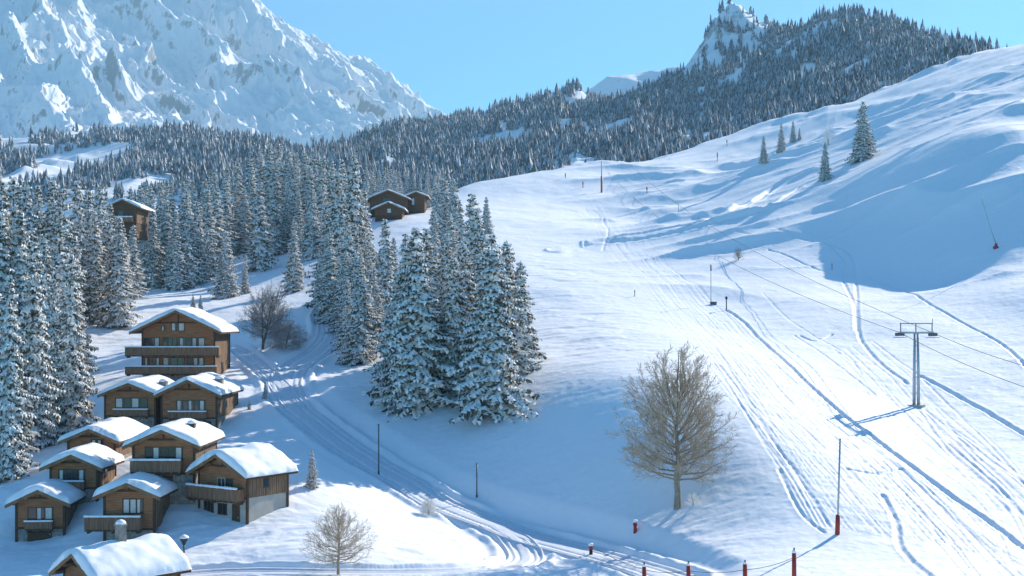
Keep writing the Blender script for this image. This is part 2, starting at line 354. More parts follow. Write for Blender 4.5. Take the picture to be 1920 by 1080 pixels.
hc = [P(*c) for c in [(820,232,1560),(880,230,1540),(920,222,1520),(1000,203,1500),(1030,186,1500),(1062,152,1510),(1110,176,1480),(1150,196,1450),(1200,190,1430),(1250,172,1450),(1290,138,1480),(1312,96,1480),(1333,46,1480),(1350,24,1480),(1377,16,1480),(1402,24,1470),(1420,42,1450),(1450,60,1420),
 (1530,68,1400),(1620,60,1330),(1700,70,1250),(1780,86,1120),(1840,112,1000),(1900,150,900),(2050,190,850),
 (700,262,1500),(600,285,1400),(760,240,1560),(560,300,1300),(600,330,1000),(700,340,1000),(800,330,1000),(900,330,980),(900,270,1250),(1000,250,1250),(1100,230,1250),(1100,310,950),(1000,330,930),
 (1200,250,1150),(1200,300,930),(1300,250,1000),(1300,190,1230),(1250,215,1230),(1380,130,1300),(1345,90,1410),(1410,100,1380),(1400,230,980),(1500,200,950),(1500,130,1180),(1600,160,950),(1600,110,1120),(1700,130,930),(1700,98,1080),(1800,125,900)]]
hc += [(p[0]*(p[1]+90)/p[1], p[1]+90, p[2]-28) for p in hc[:23]]
hc += [uz(px, 700, z) for px, z in ((450,40),(700,48),(900,50),(1100,55),(1300,66),(1500,82),(1700,102),(1900,122),(2100,135))]
hc += [uz(px, 1950, z) for px, z in ((450,150),(800,200),(1100,230),(1375,260),(1600,270),(1900,280))]
hf = Field(np.linspace(-.24, .50, 560), np.geomspace(690, 1950, 380)); hf.Z = tps(hc, .01)(hf.X, hf.D)
pk = np.exp(-((hf.X/hf.D*F+960-1360)/60)**2)*np.clip((hf.Z-270)/60, 0, 1)
hf.Z += (ridged(hf.X/90, hf.D/110, 4, 61)-.9)*6+fbm(hf.X/25, hf.D/25, 3, 62)*2.0+pk*(ridged(hf.X/15, hf.D/24, 4, 63)-.9)*7
tag(link('hill', hf.mesh('hill', M['hill'])), 'wooded ridge with a rocky knob behind the ski slope', None, None, 'structure')
rc = [P(*c) for c in [(1080,190,2300),(1120,160,2300),(1170,137,2320),(1215,150,2300),(1260,126,2300),(1300,124,2300),(1340,125,2300),(1120,230,2100),(1250,220,2100),(1020,230,2300)]]+[uz(px, 1970, 300) for px in (980,1150,1350)]+[uz(px, 2700, 300) for px in (980,1150,1350)]
rf = Field(np.linspace(.0, .17, 140), np.geomspace(1965, 2700, 110)); rf.Z = tps(rc, .01)(rf.X, rf.D)+(ridged(rf.X/70, rf.D/90, 4, 71)-.9)*6
tag(link('hill', rf.mesh('hill', M['hill'])), 'pale snowy saddle ridge between two wooded tops', None, None, 'structure')
lc = [P(*c) for c in [(-250,262,1500),(0,268,1500),(90,248,1550),(180,258,1550),(240,250,1500),(330,258,1450),(450,278,1400),(560,300,1350),(640,315,1300),(100,310,1250),(200,300,1280),(300,310,1200),(0,320,1150),(450,320,1150),(80,336,1050),(250,350,1000),(560,335,1100),(-250,330,1100)]]
lc += [uz(px, 700, z) for px, z in ((-250,10),(100,12),(350,20),(640,40))]+[uz(px, 2100, z) for px, z in ((-250,100),(100,100),(350,100),(640,100))]
lf = Field(np.linspace(-.56, -.10, 260), np.geomspace(690, 2100, 200)); lf.Z = tps(lc, .01)(lf.X, lf.D)+(ridged(lf.X/120, lf.D/120, 4, 81)-.9)*9
tag(link('hill', lf.mesh('hill', M['hill'])), 'shaded snowy foothill below the mountain', None, None, 'structure')

# ------------------------------------------------------------------ far woods (thousands of trees: one mass each)
def star_tree(rng, tiers=5, n=7):
    V = []; T = []; mi = []
    for k in range(tiers):
        z0 = .04+.80*k/tiers; z1 = min(1, z0+.42-.02*k); r = .155*(1-k/tiers)**.8+.02; o = len(V); V.append((0, 0, z1))
        for i in range(n):
            t = 2*math.pi*(i+.5*(k % 2))/n+rng.uniform(-.2, .2); q = r*rng.uniform(.65, 1.25); V.append((q*math.cos(t), q*math.sin(t), z0+rng.uniform(-.03, .03)))
            t += math.pi/n; V.append((q*.5*math.cos(t), q*.5*math.sin(t), z0+.055))
        for i in range(2*n): T.append((o, o+1+i, o+1+(i+1) % (2*n))); mi.append(1 if rng.random() < .50 else 0)
    return np.array(V), np.array(T), np.array(mi)
def inside(px, py, poly):
    c = np.zeros(len(px), bool); n = len(poly)
    for i in range(n):
        (x1, y1), (x2, y2) = poly[i], poly[(i+1) % n]
        c ^= ((y1 > py) != (y2 > py)) & (px < (x2-x1)*(py-y1)/(y2-y1+1e-9)+x1)
    return c
def wood(name, fld, N, keep, hmean, label, seed):
    rs = np.random.RandomState(seed); rng = random.Random(seed)
    D = np.sqrt(rs.uniform(fld.Ds[0]**2, (fld.Ds[-1]*.93)**2, N)); u = rs.uniform(fld.us[0]+.005, fld.us[-1]-.005, N); x = u*D
    z = fld.h(x, D); px = 960+u*F; py = HY-z/D*F; ok = keep(px, py, x, D, z)
    x, D, z = x[ok], D[ok], z[ok]; protos = [star_tree(rng) for _ in range(8)]; which = rs.randint(0, 8, len(x))
    Vs, Ts, Ms, off = [], [], [], 0
    for k in range(8):
        v, t, mi = protos[k]; s = which == k; n = s.sum()
        H = hmean*np.clip(rs.normal(1, .24, n), .4, 1.6)*(1+.38*fbm(x[s]/45, D[s]/45, 2, 7)); W = H*rs.uniform(.9, 1.5, n); c, sn = np.cos(rs.uniform(0, 6, n)), np.sin(rs.uniform(0, 6, n))
        q = np.sqrt(c*c+sn*sn); c, sn = c/q, sn/q
        vx = (v[None,:,0]*c[:,None]-v[None,:,1]*sn[:,None])*W[:,None]+x[s][:,None]; vy = (v[None,:,0]*sn[:,None]+v[None,:,1]*c[:,None])*W[:,None]+D[s][:,None]; vz = v[None,:,2]*H[:,None]+z[s][:,None]-.3
        Vs.append(np.stack([vx, vy, vz], -1).reshape(-1, 3)); Ts.append((t[None]+(np.arange(n)*len(v))[:,None,None]+off).reshape(-1, 3)); off += n*len(v)
        Ms.append(np.tile(mi, n))
    print(name, len(x))
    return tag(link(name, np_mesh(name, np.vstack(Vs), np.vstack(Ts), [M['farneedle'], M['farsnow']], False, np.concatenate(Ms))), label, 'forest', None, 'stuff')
CLR = [[(1330,170),(1360,130),(1410,115),(1400,140),(1365,165)], [(860,282),(900,262),(960,240),(975,246),(905,285)], [(960,340),(1080,288),(1150,292),(1100,330),(1000,345)], [(1230,275),(1300,240),(1390,240),(1390,262),(1290,280)],
       [(1075,190),(1100,160),(1150,170),(1110,185)], [(1010,182),(1060,145),(1085,150),(1060,172),(1020,195)], [(1278,140),(1308,80),(1335,25),(1350,5),(1424,5),(1440,58),(1405,92),(1372,118),(1330,150)], [(1040,250),(1060,235),(1120,228),(1100,250)]]
def keep_r(px, py, x, D, z):
    k = py < 360
    for poly in CLR: k &= ~(inside(px, py, poly) & (vnoise(x*.12, D*.12, 2) > -.38))
    return k & (fbm(x/34, D/60, 3, 91) > -.52-.35*np.clip((px-1150)/200, 0, 1)) & (D < 1570)
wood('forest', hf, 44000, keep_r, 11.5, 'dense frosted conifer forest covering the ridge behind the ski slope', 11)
CLL = [[(60,300),(150,280),(240,268),(250,290),(180,320),(80,345)], [(0,330),(60,322),(110,350),(0,360)], [(200,345),(330,325),(330,350),(220,365)], [(0,246),(120,240),(190,262),(90,262),(0,280)]]
def keep_l(px, py, x, D, z):
    k = py < 380
    for poly in CLL: k &= ~inside(px, py, poly)
    return k & (fbm(x/50, D/60, 3, 95) > -.55) & (D < 1600) & (D > 900)
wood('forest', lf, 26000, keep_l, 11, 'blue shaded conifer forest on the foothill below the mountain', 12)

# ------------------------------------------------------------------ trees
def spruce(seed, R, snow, nw=33):
    rng = random.Random(seed); mb = MB(); H = 20.0; ls = [(rng.uniform(0, 6.28), rng.uniform(.05, .16), rng.uniform(.15, .5)) for _ in range(4)]
    for k in range(nw):
        t = .05+.93*(k/(nw-1))**.95; z = t*H; L0 = R*H*(1-t)**.82+.22; nb = max(4, int(11*(1-t)**.5)+3); a0 = rng.uniform(0, 6)
        for b in range(nb):
            if rng.random() < .06: continue
            a = a0+2*math.pi*b/nb+rng.uniform(-.22, .22); L = L0*rng.uniform(.66, 1.16)*(1+sum(w*math.sin((i+1)*a+p+q*z) for i, (p, w, q) in enumerate(ls))); dr = math.radians(rng.uniform(26, 50) if t < .82 else rng.uniform(-15, 30))
            ca, sa = math.cos(a), math.sin(a); zb = z+rng.uniform(-.4, .4)+.22*L; ns = max(2, min(8, int(L/.42)+1)); sag = rng.uniform(.03, .10)
            def pt(s): return Vector((ca*L*s*math.cos(dr), sa*L*s*math.cos(dr), zb-math.sin(dr)*L*s-sag*L*math.sin(s*3.1)+.12*L*s*s))
            pw = Vector((-sa, ca, 0))
            for i in range(ns):
                s0 = .22+.78*i/ns; s1 = s0+1.25*.78/ns; p, q = pt(s0), pt(min(s1, 1.08)); wd = (.25+.15*L*(1-s0))*rng.uniform(.8, 1.25)
                for sd in (-1, 1):
                    tip = p.lerp(q, .75)+pw*sd*wd*rng.uniform(.8, 1.25)+Vector((0, 0, -wd*rng.uniform(.25, .6)))
                    r0 = p+Vector((0, 0, .05)); r1 = q+Vector((0, 0, -.02)); mid = p.lerp(q, .5)+pw*sd*wd*.5+Vector((0, 0, .10+.06*rng.random()))
                    sn = 1 if rng.random() < snow else 0
                    mb.add([r0, tip, r1, mid], [(0,1,3),(1,2,3)] if sd < 0 else [(1,0,3),(2,1,3)], sn)
                    mb.add([r0, r1, mid], [(0,2,1)] if sd > 0 else [(0,1,2)], sn if rng.random() < .8 else 0)
                    hg = p.lerp(q, .6)+pw*sd*wd*.55+Vector((0, 0, -.32*rng.uniform(.6, 1.4)-.12*L*.3))
                    hm = 1 if rng.random() < .42 else 0
                    if rng.random() < .75: mb.add([p+Vector((0,0,-.05)), tip+Vector((0,0,-.03)), hg], [(0,1,2)], hm)
                    if rng.random() < .6: mb.add([q, tip+Vector((0,0,-.03)), hg], [(0,1,2)], hm)
    # leader
    for k in range(5):
        a = k*2.4; mb.add([(0,0,H*.955),(.28*math.cos(a),.28*math.sin(a),H*.955-.1),(.04*math.cos(a),.04*math.sin(a),H*1.0)], [(0,1,2)], k % 2)
    c = mb.build('crown', [M['needle'], M['twigsnow']]); tk = MB(); tk.tube([(0,0,-1.5),(0,0,.6),(0,0,H*.5),(0,0,H*.97)], [.34,.27,.16,.03], 7); tk = tk.build('trunk', M['bark'], None, True)
    me = (c.data, tk.data); bpy.data.objects.remove(c); bpy.data.objects.remove(tk); return me
SPR = [spruce(1,.17,.93), spruce(2,.195,.91), spruce(3,.22,.92), spruce(4,.25,.9,38), spruce(5,.275,.9,40), spruce(6,.185,.86), spruce(7,.225,.8), spruce(8,.205,.94,37)]
ORD = 'first second third fourth fifth sixth seventh eighth ninth tenth eleventh twelfth thirteenth fourteenth fifteenth sixteenth seventeenth eighteenth nineteenth twentieth'.split()
tr = random.Random(9)
def put_spruce(px, top, D, kind=None, H=None, label='', group=None, wide=1.0):
    x = (px-960)/F*D; z = ground(x, D)
    if H is None: H = max(3, (HY-top)/F*D-z)
    kind = tr.randrange(8) if kind is None else kind
    e = empty('spruce_tree', (x, D, z), tr.uniform(0, 6.28), label, 'tree', group); s = H/20; e.scale = (s*wide, s*wide, s)
    link('trunk', SPR[kind][1], e); link('crown', SPR[kind][0], e)
    return e
def stand(rows, where, group, kinds=None, what='snow-laden spruce', wide=1.1):
    rows = sorted(rows, key=lambda r: r[0]); hs = sorted((HY-r[1])/F*r[2]-ground((r[0]-960)/F*r[2], r[2]) for r in rows)
    for i, r in enumerate(rows):
        h = (HY-r[1])/F*r[2]-ground((r[0]-960)/F*r[2], r[2])
        adj = 'tall' if h > hs[len(hs)*2//3] else ('small' if h < hs[len(hs)//3] else 'medium')
        if adj == 'medium': adj = 'mid-sized'
        n = ORD[i] if i < 20 else str(i+1)+'th'
        put_spruce(r[0], r[1], r[2], r[3] if len(r) > 3 else (tr.choice(kinds) if kinds else None), None, f'{adj} {what}, {n} from the left {where}', group, wide)
# left edge of the valley
stand([(18,515,131,0),(62,455,146,1),(132,478,152,1),(100,520,158,0),(-20,470,140,1)], 'at the valley edge beside the chalets', 'spruces at the valley edge', None, 'white frosted spruce', .95)
stand([(38,395,172,0),(82,440,172,1),(112,415,182,0),(0,400,170,1),(-40,400,180,2),(140,440,188,0)], 'in the second row at the valley edge', 'spruces at the valley edge', None, 'white frosted spruce')
stand([(2,335,205),(25,332,215),(48,340,205),(72,345,225),(98,332,222),(118,350,210),(145,340,232),(165,352,240),(188,345,250),(205,380,235),(222,402,226,2),(178,400,228),(-30,330,220),(-60,340,210)], 'in the wood beside the half-hidden dark chalet', 'spruces in the western wood', (0,1,5,2))
# the wood behind the top chalet
stand([(262,388,292),(285,376,288),(312,372,296),(350,358,286,3),(330,395,282),(388,352,300),(372,380,290),(405,345,312),(422,338,325)], 'in the front row behind the top chalet', 'spruces behind the top chalet', (1,2,3,5), 'shaded spruce')
stand([(245,352,335),(262,346,345),(282,350,330),(300,344,350),(322,342,340),(343,340,352),(362,336,345),(384,330,355),(402,322,348),(425,312,362),(446,300,370),(272,340,372),(312,336,375),(352,330,378),(395,318,380)], 'in the back rows behind the top chalet', 'spruces behind the top chalet', (0,1,5), 'shaded spruce')
stand([(487,338,300,2),(512,350,318),(538,345,322),(560,360,318),(585,352,300),(458,352,330),(472,330,338)], 'along the clearing edge above the two bare trees', 'spruces at the clearing edge', (1,2,3,5), 'shaded spruce')
stand([(470,284,352),(488,276,365),(505,270,350),(522,268,362),(540,278,350),(556,286,366),(572,288,348),(590,284,340),(606,290,330),(622,300,318),(545,300,335),(515,300,340),(580,310,325),(605,320,310),(640,300,300)], 'on the skyline of the dense middle wood', 'spruces in the middle wood', (0,1,2,5), 'dense spruce')
stand([(424,432,262,3),(460,478,266,0),(551,412,258,1)], 'standing alone in the snowy clearing', 'lone spruces in the clearing', None, 'sunlit spruce')
# around the gully
stand([(612,385,235),(632,318,232,1),(662,294,228,1),(640,360,222),(618,430,215),(652,400,212),(682,352,235),(605,450,225),(668,440,205)], 'in the tall stand above the road bend', 'spruces above the road bend', (0,1,2,5))
stand([(676,478,184,3),(650,520,192),(700,500,192),(722,412,202,1),(738,445,208,0),(712,470,205),(648,470,205),(690,440,218)], 'in the stand nearest the road bend', 'spruces above the road bend', (1,2,3))
stand([(780,428,152,4),(752,500,160,3),(812,470,158,2),(800,430,172,1),(760,440,178),(733,570,165,2),(838,440,178,1)], 'in the uphill half of the roadside clump', 'spruces in the big roadside clump', None, 'snow-laden spruce', 1.2)
stand([(922,442,148,4),(868,455,160,3),(895,395,176,1),(950,450,160,3),(976,488,158,2),(885,365,190,1),(850,480,154,3),(905,430,165,2)], 'in the piste half of the roadside clump', 'spruces in the big roadside clump', None, 'snow-laden spruce', 1.25)
stand([(818,345,255,1),(833,328,262,2),(850,334,258,3),(815,400,225,1),(862,375,238),(842,400,215)], 'between roadside clump and far chalets', 'spruces below the far chalets', None, 'snow-laden spruce')
stand([(212,424,252,0),(232,432,258,1),(250,420,262,2)], 'below the half-hidden dark chalet', 'spruces below the dark chalet', None, 'frosted spruce')
put_spruce(912, 368, 292, 3, None, 'little spruce alone at the edge of the piste above the big clump', None)
stand([(690+i*14.5+tr.uniform(-4,4), 318+tr.uniform(-6,10), 395+tr.uniform(-10,30)) for i in range(11)], 'in the row behind the far chalets', 'spruces behind the far chalets', (0,1,5), 'narrow spruce')
stand([(697+i*16+tr.uniform(-4,4), 322+tr.uniform(-6,8), 372+tr.uniform(-8,8)) for i in range(4)]+[(815,330,352),(800,335,362)], 'right behind the far chalet roofs', 'spruces behind the far chalets', (0,1,5), 'narrow spruce')
# on the piste
for px, top, base, lab in ((1432,254,305,'thin little spruce lowest in the row above the shaded slope'),(1465,231,285,'middle spruce of the row above the shaded slope'),(1487,226,266,'upper spruce of the pair above the shaded slope'),(1499,240,262,'tiny spruce tucked beside the upper pair on the piste'),(1547,266,338,'small dark spruce standing alone below the frosted shrub'),(1618,190,300,'large spruce standing alone high on the shaded slope')):
    x, D, z = g.hit(px, base); put_spruce(px, top, D, 4 if px > 1600 else 3, None, lab, 'spruces on the ski slope', .95 if px < 1600 else 1.1)
for px, top, base, lab in ((585,843,915,'knee-high spruce beside the lowest right chalet'),(497,715,748,'snowy sapling on the bank of the road bend'),(468,748,768,'dark sapling right of the twin chalets'),(362,550,585,'sapling seen over the top chalet roof, left one of the pair'),(376,552,585,'sapling seen over the top chalet roof, right one of the pair')):
    x, D, z = g.hit(px, base); put_spruce(px, top, D, 5, max(1.0, (base-top)/F*D), lab, 'saplings near the chalets', 1.3)

# bare trees
def bare(name, H, W, seed, loc, label, stems=1, tmat='palebark', wmat='twig', group=None, dens=1.0, low=.2, nb=52):
    rng = random.Random(seed); e = empty(name, loc, 0, label, 'tree' if 'tree' in name else 'shrub', group); tk = MB(); tw = MB()
    def env(f): return W*max(.10, math.sin(math.pi*min(1, max(0, (f-low+.06)/(1.06-low)))**.62)**.55)
    def limb(p, q, r, lev, up):
        v = q-p; L = v.length; mid = p.lerp(q, .5)+Vector((rng.uniform(-.05,.05)*L, rng.uniform(-.05,.05)*L, -up*L)); pts = [p, p.lerp(mid, .5)*.5+(p*.75*.5+mid*.5*.5+q*-.0)*0+p.lerp(mid, .5)*.5, mid, mid.lerp(q, .55)+Vector((0,0,.02*L)), q]
        (tk if lev == 1 and r > .035 else tw).tube(pts, [r, r*.85, r*.62, r*.42, r*.22], 5 if lev == 1 else 3, 0, False)
        if lev >= 4: return
        n = int((0, 11, 7, 4)[lev]*dens)
        for c in range(n):
            t = .22+.78*(c+rng.random())/n; k = min(int(t*4), 3); b = pts[k].lerp(pts[k+1], t*4-k)
            d = v.normalized(); ax = d.orthogonal().normalized(); ax.rotate(Matrix.Rotation(rng.uniform(0, 6.28), 3, d)); a = rng.uniform(.5, .95)
            nd = d*math.cos(a)+ax*math.sin(a); nd.z += .18; nd.normalize(); l = L*(.42 if lev == 1 else .46)*(1.15-.6*t)*rng.uniform(.7, 1.25)
            limb(b, b+nd*l, max(r*(1-.6*t)*.45, H*.00105), lev+1, .04)
    for st in range(stems):
        ln = Vector((rng.uniform(-.3,.3), rng.uniform(-.2,.2), 0))*(stems > 1); n = 10; top = H*(rng.uniform(.8, 1.0) if stems > 1 else .98)
        pts = [Vector((0,0,-.8))]+[Vector((ln.x*h+rng.uniform(-.008,.008)*H, ln.y*h+rng.uniform(-.008,.008)*H, h)) for h in (top*i/n for i in range(1, n+1))]
        r0 = H*.020/(stems**.5); tk.tube(pts, [r0*(1.35 if i == 0 else 1)*(1-.95*i/n)+.012 for i in range(n+1)], 8)
        m = max(8, int(nb*dens/stems**.5))
        for k in range(m):
            ft = low+.03+(.955-low)*((k+rng.random())/m)**.9; g_ = (ft-low)/(1-low); f = max(low-.02, ft-(.06+.34*g_)*rng.uniform(.65, 1.15)); i = min(int(f*n), n-1); b = pts[i].lerp(pts[i+1], f*n-i)
            a = k*2.399+rng.uniform(-.4,.4); R = env(ft)*rng.uniform(.72, 1.05); q = Vector((b.x+R*math.cos(a), b.y+R*math.sin(a), ft*top)); limb(b, q, r0*.36*(1-f*.8)+.008, 1, .07)
    tk.build('trunk', M[tmat], e, True); tw.build('crown', M[wmat], e)
    return e
x, D, z = g.hit(1270, 953); bare('bare_tree', 300/F*D, 114/F*D, 21, (x, D, z), 'large bare frosted tree with oval crown beside the piste', 1, group='bare trees', dens=1.15)
D = 99; x = (635-960)/F*D; z = ground(x, D); bare('bare_tree', (HY-945)/F*D-z, 66/F*D, 22, (x, D, z), 'smaller bare frosted tree at the bottom by the valley track', 1, group='bare trees')
x, D, z = g.hit(492, 655); bare('bare_tree', 128/F*D, 46/F*D, 23, (x, D, z), 'grey many-stemmed bare tree beside the top chalet', 3, 'bark', 'greytwig', 'bare trees')
x, D, z = g.hit(535, 655); bare('bare_shrub', 62/F*D, 42/F*D, 24, (x, D, z), 'low round bare shrub right of the many-stemmed tree', 4, 'bark', 'greytwig', 'bare shrubs', low=.02)
x, D, z = g.hit(804, 966); bare('bare_shrub', 32/F*D, 18/F*D, 25, (x, D, z), 'small white frosted shrub below the road', 4, 'palebark', 'twigsnow', 'bare shrubs', low=.02)
x, D, z = g.hit(1385, 488); bare('bare_shrub', 28/F*D, 12/F*D, 26, (x, D, z), 'thin twiggy shrub alone on the groomed piste', 4, 'bark', 'greytwig', 'bare shrubs', .7, low=.02)
x, D, z = g.hit(1553, 272); bare('bare_shrub', 40/F*D, 20/F*D, 27, (x, D, z), 'pale frosted shrub above the lone dark spruce', 3, 'palebark', 'twigsnow', 'bare shrubs', .7, low=.02)
x, D, z = g.hit(1300, 948); bare('bare_shrub', 26/F*D, 16/F*D, 28, (x, D, z), 'small snowy shrub at the foot of the large bare tree', 4, 'palebark', 'twigsnow', 'bare shrubs', .8, low=.02)

# ------------------------------------------------------------------ chalets
def roof_snow(w, d, of, ob, os_, pitch, zr, th, seed, parent, name='roof_snow'):
    hw = w/2+os_+.04; nx, ny = 44, 36; rs = np.random.RandomState(seed); y0, y1 = -of-.08, d+ob+.08
    xs = np.linspace(-hw, hw, nx+1); ys = np.linspace(y0, y1, ny+1); Xg, Yg = np.meshgrid(xs, ys)
    rf_ = zr-pitch*np.abs(Xg); sm = zr-pitch*(np.sqrt(Xg**2+.35)-.25)
    ex = np.clip((hw-np.abs(Xg))/.42, 0, 1); ey = np.clip(np.minimum(Yg-y0, y1-Yg)/.34, 0, 1)
    e = np.sqrt(np.clip(1-(1-ex)**2, 0, 1))*np.sqrt(np.clip(1-(1-ey)**2, 0, 1))
    top = sm+(th*(1+.26*fbm(Xg/1.9+seed*3.1, Yg/1.9, 3, seed)))*e*(.55+.45*np.clip((hw-np.abs(Xg))/hw+.45, 0, 1))
    top = np.maximum(top, rf_+.03); bot = rf_+.02
    jag = .11*fbm(Xg*1.5, Yg*1.5, 3, seed+4)
    k = nx+1; n = k*(ny+1); V = np.vstack([np.stack([Xg+jag*(ex < .2), Yg+jag*(ey < .2), top], -1).reshape(-1, 3), np.stack([Xg, Yg, bot], -1).reshape(-1, 3)])
    a = (np.arange(ny)[:,None]*k+np.arange(nx)[None]).ravel(); Q = [np.stack([a, a+1, a+k+1, a+k], -1), np.stack([a+n, a+k+n, a+k+1+n, a+1+n], -1)]
    i = np.arange(nx); Q.append(np.stack([i, i+n, i+1+n, i+1], -1)); j = i+ny*k; Q.append(np.stack([j+1, j+1+n, j+n, j], -1))
    i = np.arange(ny)*k; Q.append(np.stack([i+k, i+k+n, i+n, i], -1)); j = i+nx; Q.append(np.stack([j, j+n, j+k+n, j+k], -1))
    return link(name, np_mesh(name, V, np.vstack(Q), [M['roofsnow']]), parent)
def window(par, x0, x1, z0, z1, n, y=0.0, pale=False, curt=(0,), rng=random):
    f = MB(); b = .07
    f.box(x0-b, x1+b, y-.05, y+.02, z0-b, z0); f.box(x0-b, x1+b, y-.05, y+.02, z1, z1+b)
    for i in range(n+1):
        xx = x0+(x1-x0)*i/n; f.box(xx-b*(1 if i in (0, n) else .6), xx+(b*.6 if i not in (0, n) else 0 if i == n else 0)+(.0 if i else .0)+(.004), y-.048, y+.018, z0, z1)
    o = f.build('window', M['paleframe'] if pale else M['frame'], par)
    p = MB(); p.box(x0, x1, y-.018, y+.012, z0, z1); p.build('pane', M['glass'], o)
    c = MB(); got = False
    for i in range(n):
        a, e = x0+(x1-x0)*i/n+.05, x0+(x1-x0)*(i+1)/n-.05
        if i in curt: c = MB(); c.box(a, a+(e-a)*rng.uniform(.45, .95), y-.026, y-.020, z0+.03, z1-.03); c.build('curtain', M['curtain'], o)
    return o
def balcony(par, x0, x1, zf, zt, dp, wrap=None, cap=.14, y=0.0, snowfloor=True):
    bl = MB(); bl.box(x0, x1, y-dp, y-.003, zf-.14, zf)
    for xx in (x0+.25, (x0+x1)/2, x1-.25): bl.box(xx-.07, xx+.07, y-dp+.05, y-.003, zf-.34, zf-.143)
    o = bl.build('balcony', M['darkwood'], par); r = MB()
    r.box(x0, x1, y-dp-.03, y-dp+.03, zf+.02, zt); r.box(x0-.03, x0+.03, y-dp+.033, y-.003, zf+.02, zt); r.box(x1-.03, x1+.03, y-dp+.033, y-.003, zf+.02, zt)
    r.box(x0-.08, x1+.08, y-dp-.06, y-dp+.06, zt+.002, zt+.07)
    n = int((x1-x0)/.9)+1
    for i in range(n+1):
        xx = x0+.06+(x1-x0-.12)*i/n; r.box(xx-.05, xx+.05, y-dp-.055, y-dp-.033, zf-.1, zt)
    r.build('railing', M['rail'], o)
    if cap:
        s = MB(); N = int((x1-x0)/.25)+2; rr = random.Random(int(x0*100)); pts = [(x0-.06+(x1-x0+.12)*i/N, y-dp, zt+.07+cap*.3) for i in range(N+1)]
        s.tube(pts, [.075+cap*.35*rr.uniform(.4, 1.2) for _ in pts], 8); s.build('snow_cap', M['roofsnow'], o, True)
    return o
def chalet(label, L, R, D, base, peak, d, storey, pitch=.45, yaw=0, wins=(), balc=(), doors=(), chim=(), th=.52, os_=.75, of=.85, low='stone', name='chalet', loc=None, w=None, H=None, seed=1, side=True, wallm='wood', group='timber chalets below the wood', detail=True):
    rng = random.Random(seed)
    if loc is None:
        w = (R-L)/F*D; cx = (L+R)/2; z0 = (HY-base)/F*D; loc = ((cx-960)/F*D, D, z0)
        H = (peak and (HY-peak)/F*D-z0)
        fx = lambda px: (px-cx)/F*D; fz = lambda py: (HY-py)/F*D-z0
    else: fx = fz = lambda v: v
    hb = fz(storey); zp = H; ze = zp-pitch*w/2; hw = w/2
    o = empty(name, loc, yaw, label, 'chalet', group)
    b = MB(); b.box(-hw+.06, hw-.06, .06, d-.06, -2.5, hb); b.build('ground_floor', M[low], o)
    b = MB(); pr = [(-hw,hb),(hw,hb),(hw,ze),(0,zp),(-hw,ze)]
    b.add([(x, 0, z) for x, z in pr]+[(x, d, z) for x, z in pr], [(0,1,2,3,4),(9,8,7,6,5),(0,5,6,1),(1,6,7,2),(2,7,8,3),(3,8,9,4),(4,9,5,0)]); b.build('wall', M[wallm], o)
    if detail:
        for sx in (-1, 1):
            for yy in (-.05, d-.12): b = MB(); b.box(sx*hw-.11, sx*hw+.11, yy, yy+.18, hb-.05 if hb < 1 else -.3, ze+.02); b.build('corner_post', M['darkwood'], o)
        b = MB(); b.box(-hw, hw, -.045, -.003, hb-.1, hb+.1); b.build('beam', M['darkwood'], o); b = MB()
        zz = zp-pitch*w/2*.62
        b.box(-hw*.62, hw*.62, -.05, -.003, zz-.09, zz+.09); b.box(-.09, .09, -.055, -.003, zz+.093, zp-.05); b.build('beam', M['darkwood'], o)
    # roof boards
    b = MB(); t = .20; e = hw+os_
    for sx in (-1, 1):
        v = []
        for yy in (-of, d+.6):
            v += [(0, yy, zp+.22), (sx*e, yy, zp+.22-pitch*e), (sx*e, yy, zp+.22-pitch*e-t), (0, yy, zp+.22-t)]
        fs = [(0,1,2,3),(7,6,5,4),(0,4,5,1),(1,5,6,2),(2,6,7,3),(3,7,4,0)]
        b.add(v, fs if sx > 0 else [f[::-1] for f in fs])
    rf2 = b.build('roof', M['darkwood'], o)
    b = MB()
    for sx in (-1, 1):
        v = []
        for yy in (-of-.05, -of-.003): v += [(0, yy, zp+.20), (sx*(e+.02), yy, zp+.20-pitch*e), (sx*(e+.02), yy, zp-.10-pitch*e), (0, yy, zp-.10)]
        fs = [(0,1,2,3),(7,6,5,4),(0,4,5,1),(1,5,6,2),(2,6,7,3),(3,7,4,0)]
        b.add(v, fs if sx > 0 else [f[::-1] for f in fs])
    b.build('bargeboard', M['edge'], rf2)
    if detail:
        for xx in (-hw, -hw/2, 0, hw/2, hw): b = MB(); b.box(xx-.09, xx+.09, -of+.05, -.003, zp-pitch*abs(xx)-.19, zp-pitch*abs(xx)+.0); b.build('purlin', M['edge'], rf2)
    roof_snow(w, d, of, .6, os_, pitch, zp+.22, th, seed, rf2, 'snow_cover')
    for q in wins: window(o, fx(q[0]), fx(q[1]), fz(q[3]), fz(q[2]), q[4], 0.0 if fz(q[3]) > hb-.2 else .06, len(q) > 6 and q[6], q[5] if len(q) > 5 else (0,), rng)
    for q in balc: balcony(o, fx(q[0]), fx(q[1]), fz(q[3]), fz(q[2]), q[4], None, q[5])
    for q in doors:
        b = MB(); b.box(fx(q[0]), fx(q[1]), -.02, .065, fz(q[3]), fz(q[2])); dd = b.build('door', M['darkwood'], o)
        b = MB(); b.box(fx(q[1])-.16, fx(q[1])-.10, -.06, -.022, fz(q[3])+.9, fz(q[3])+1.02); b.build('handle', M['steel'], dd)
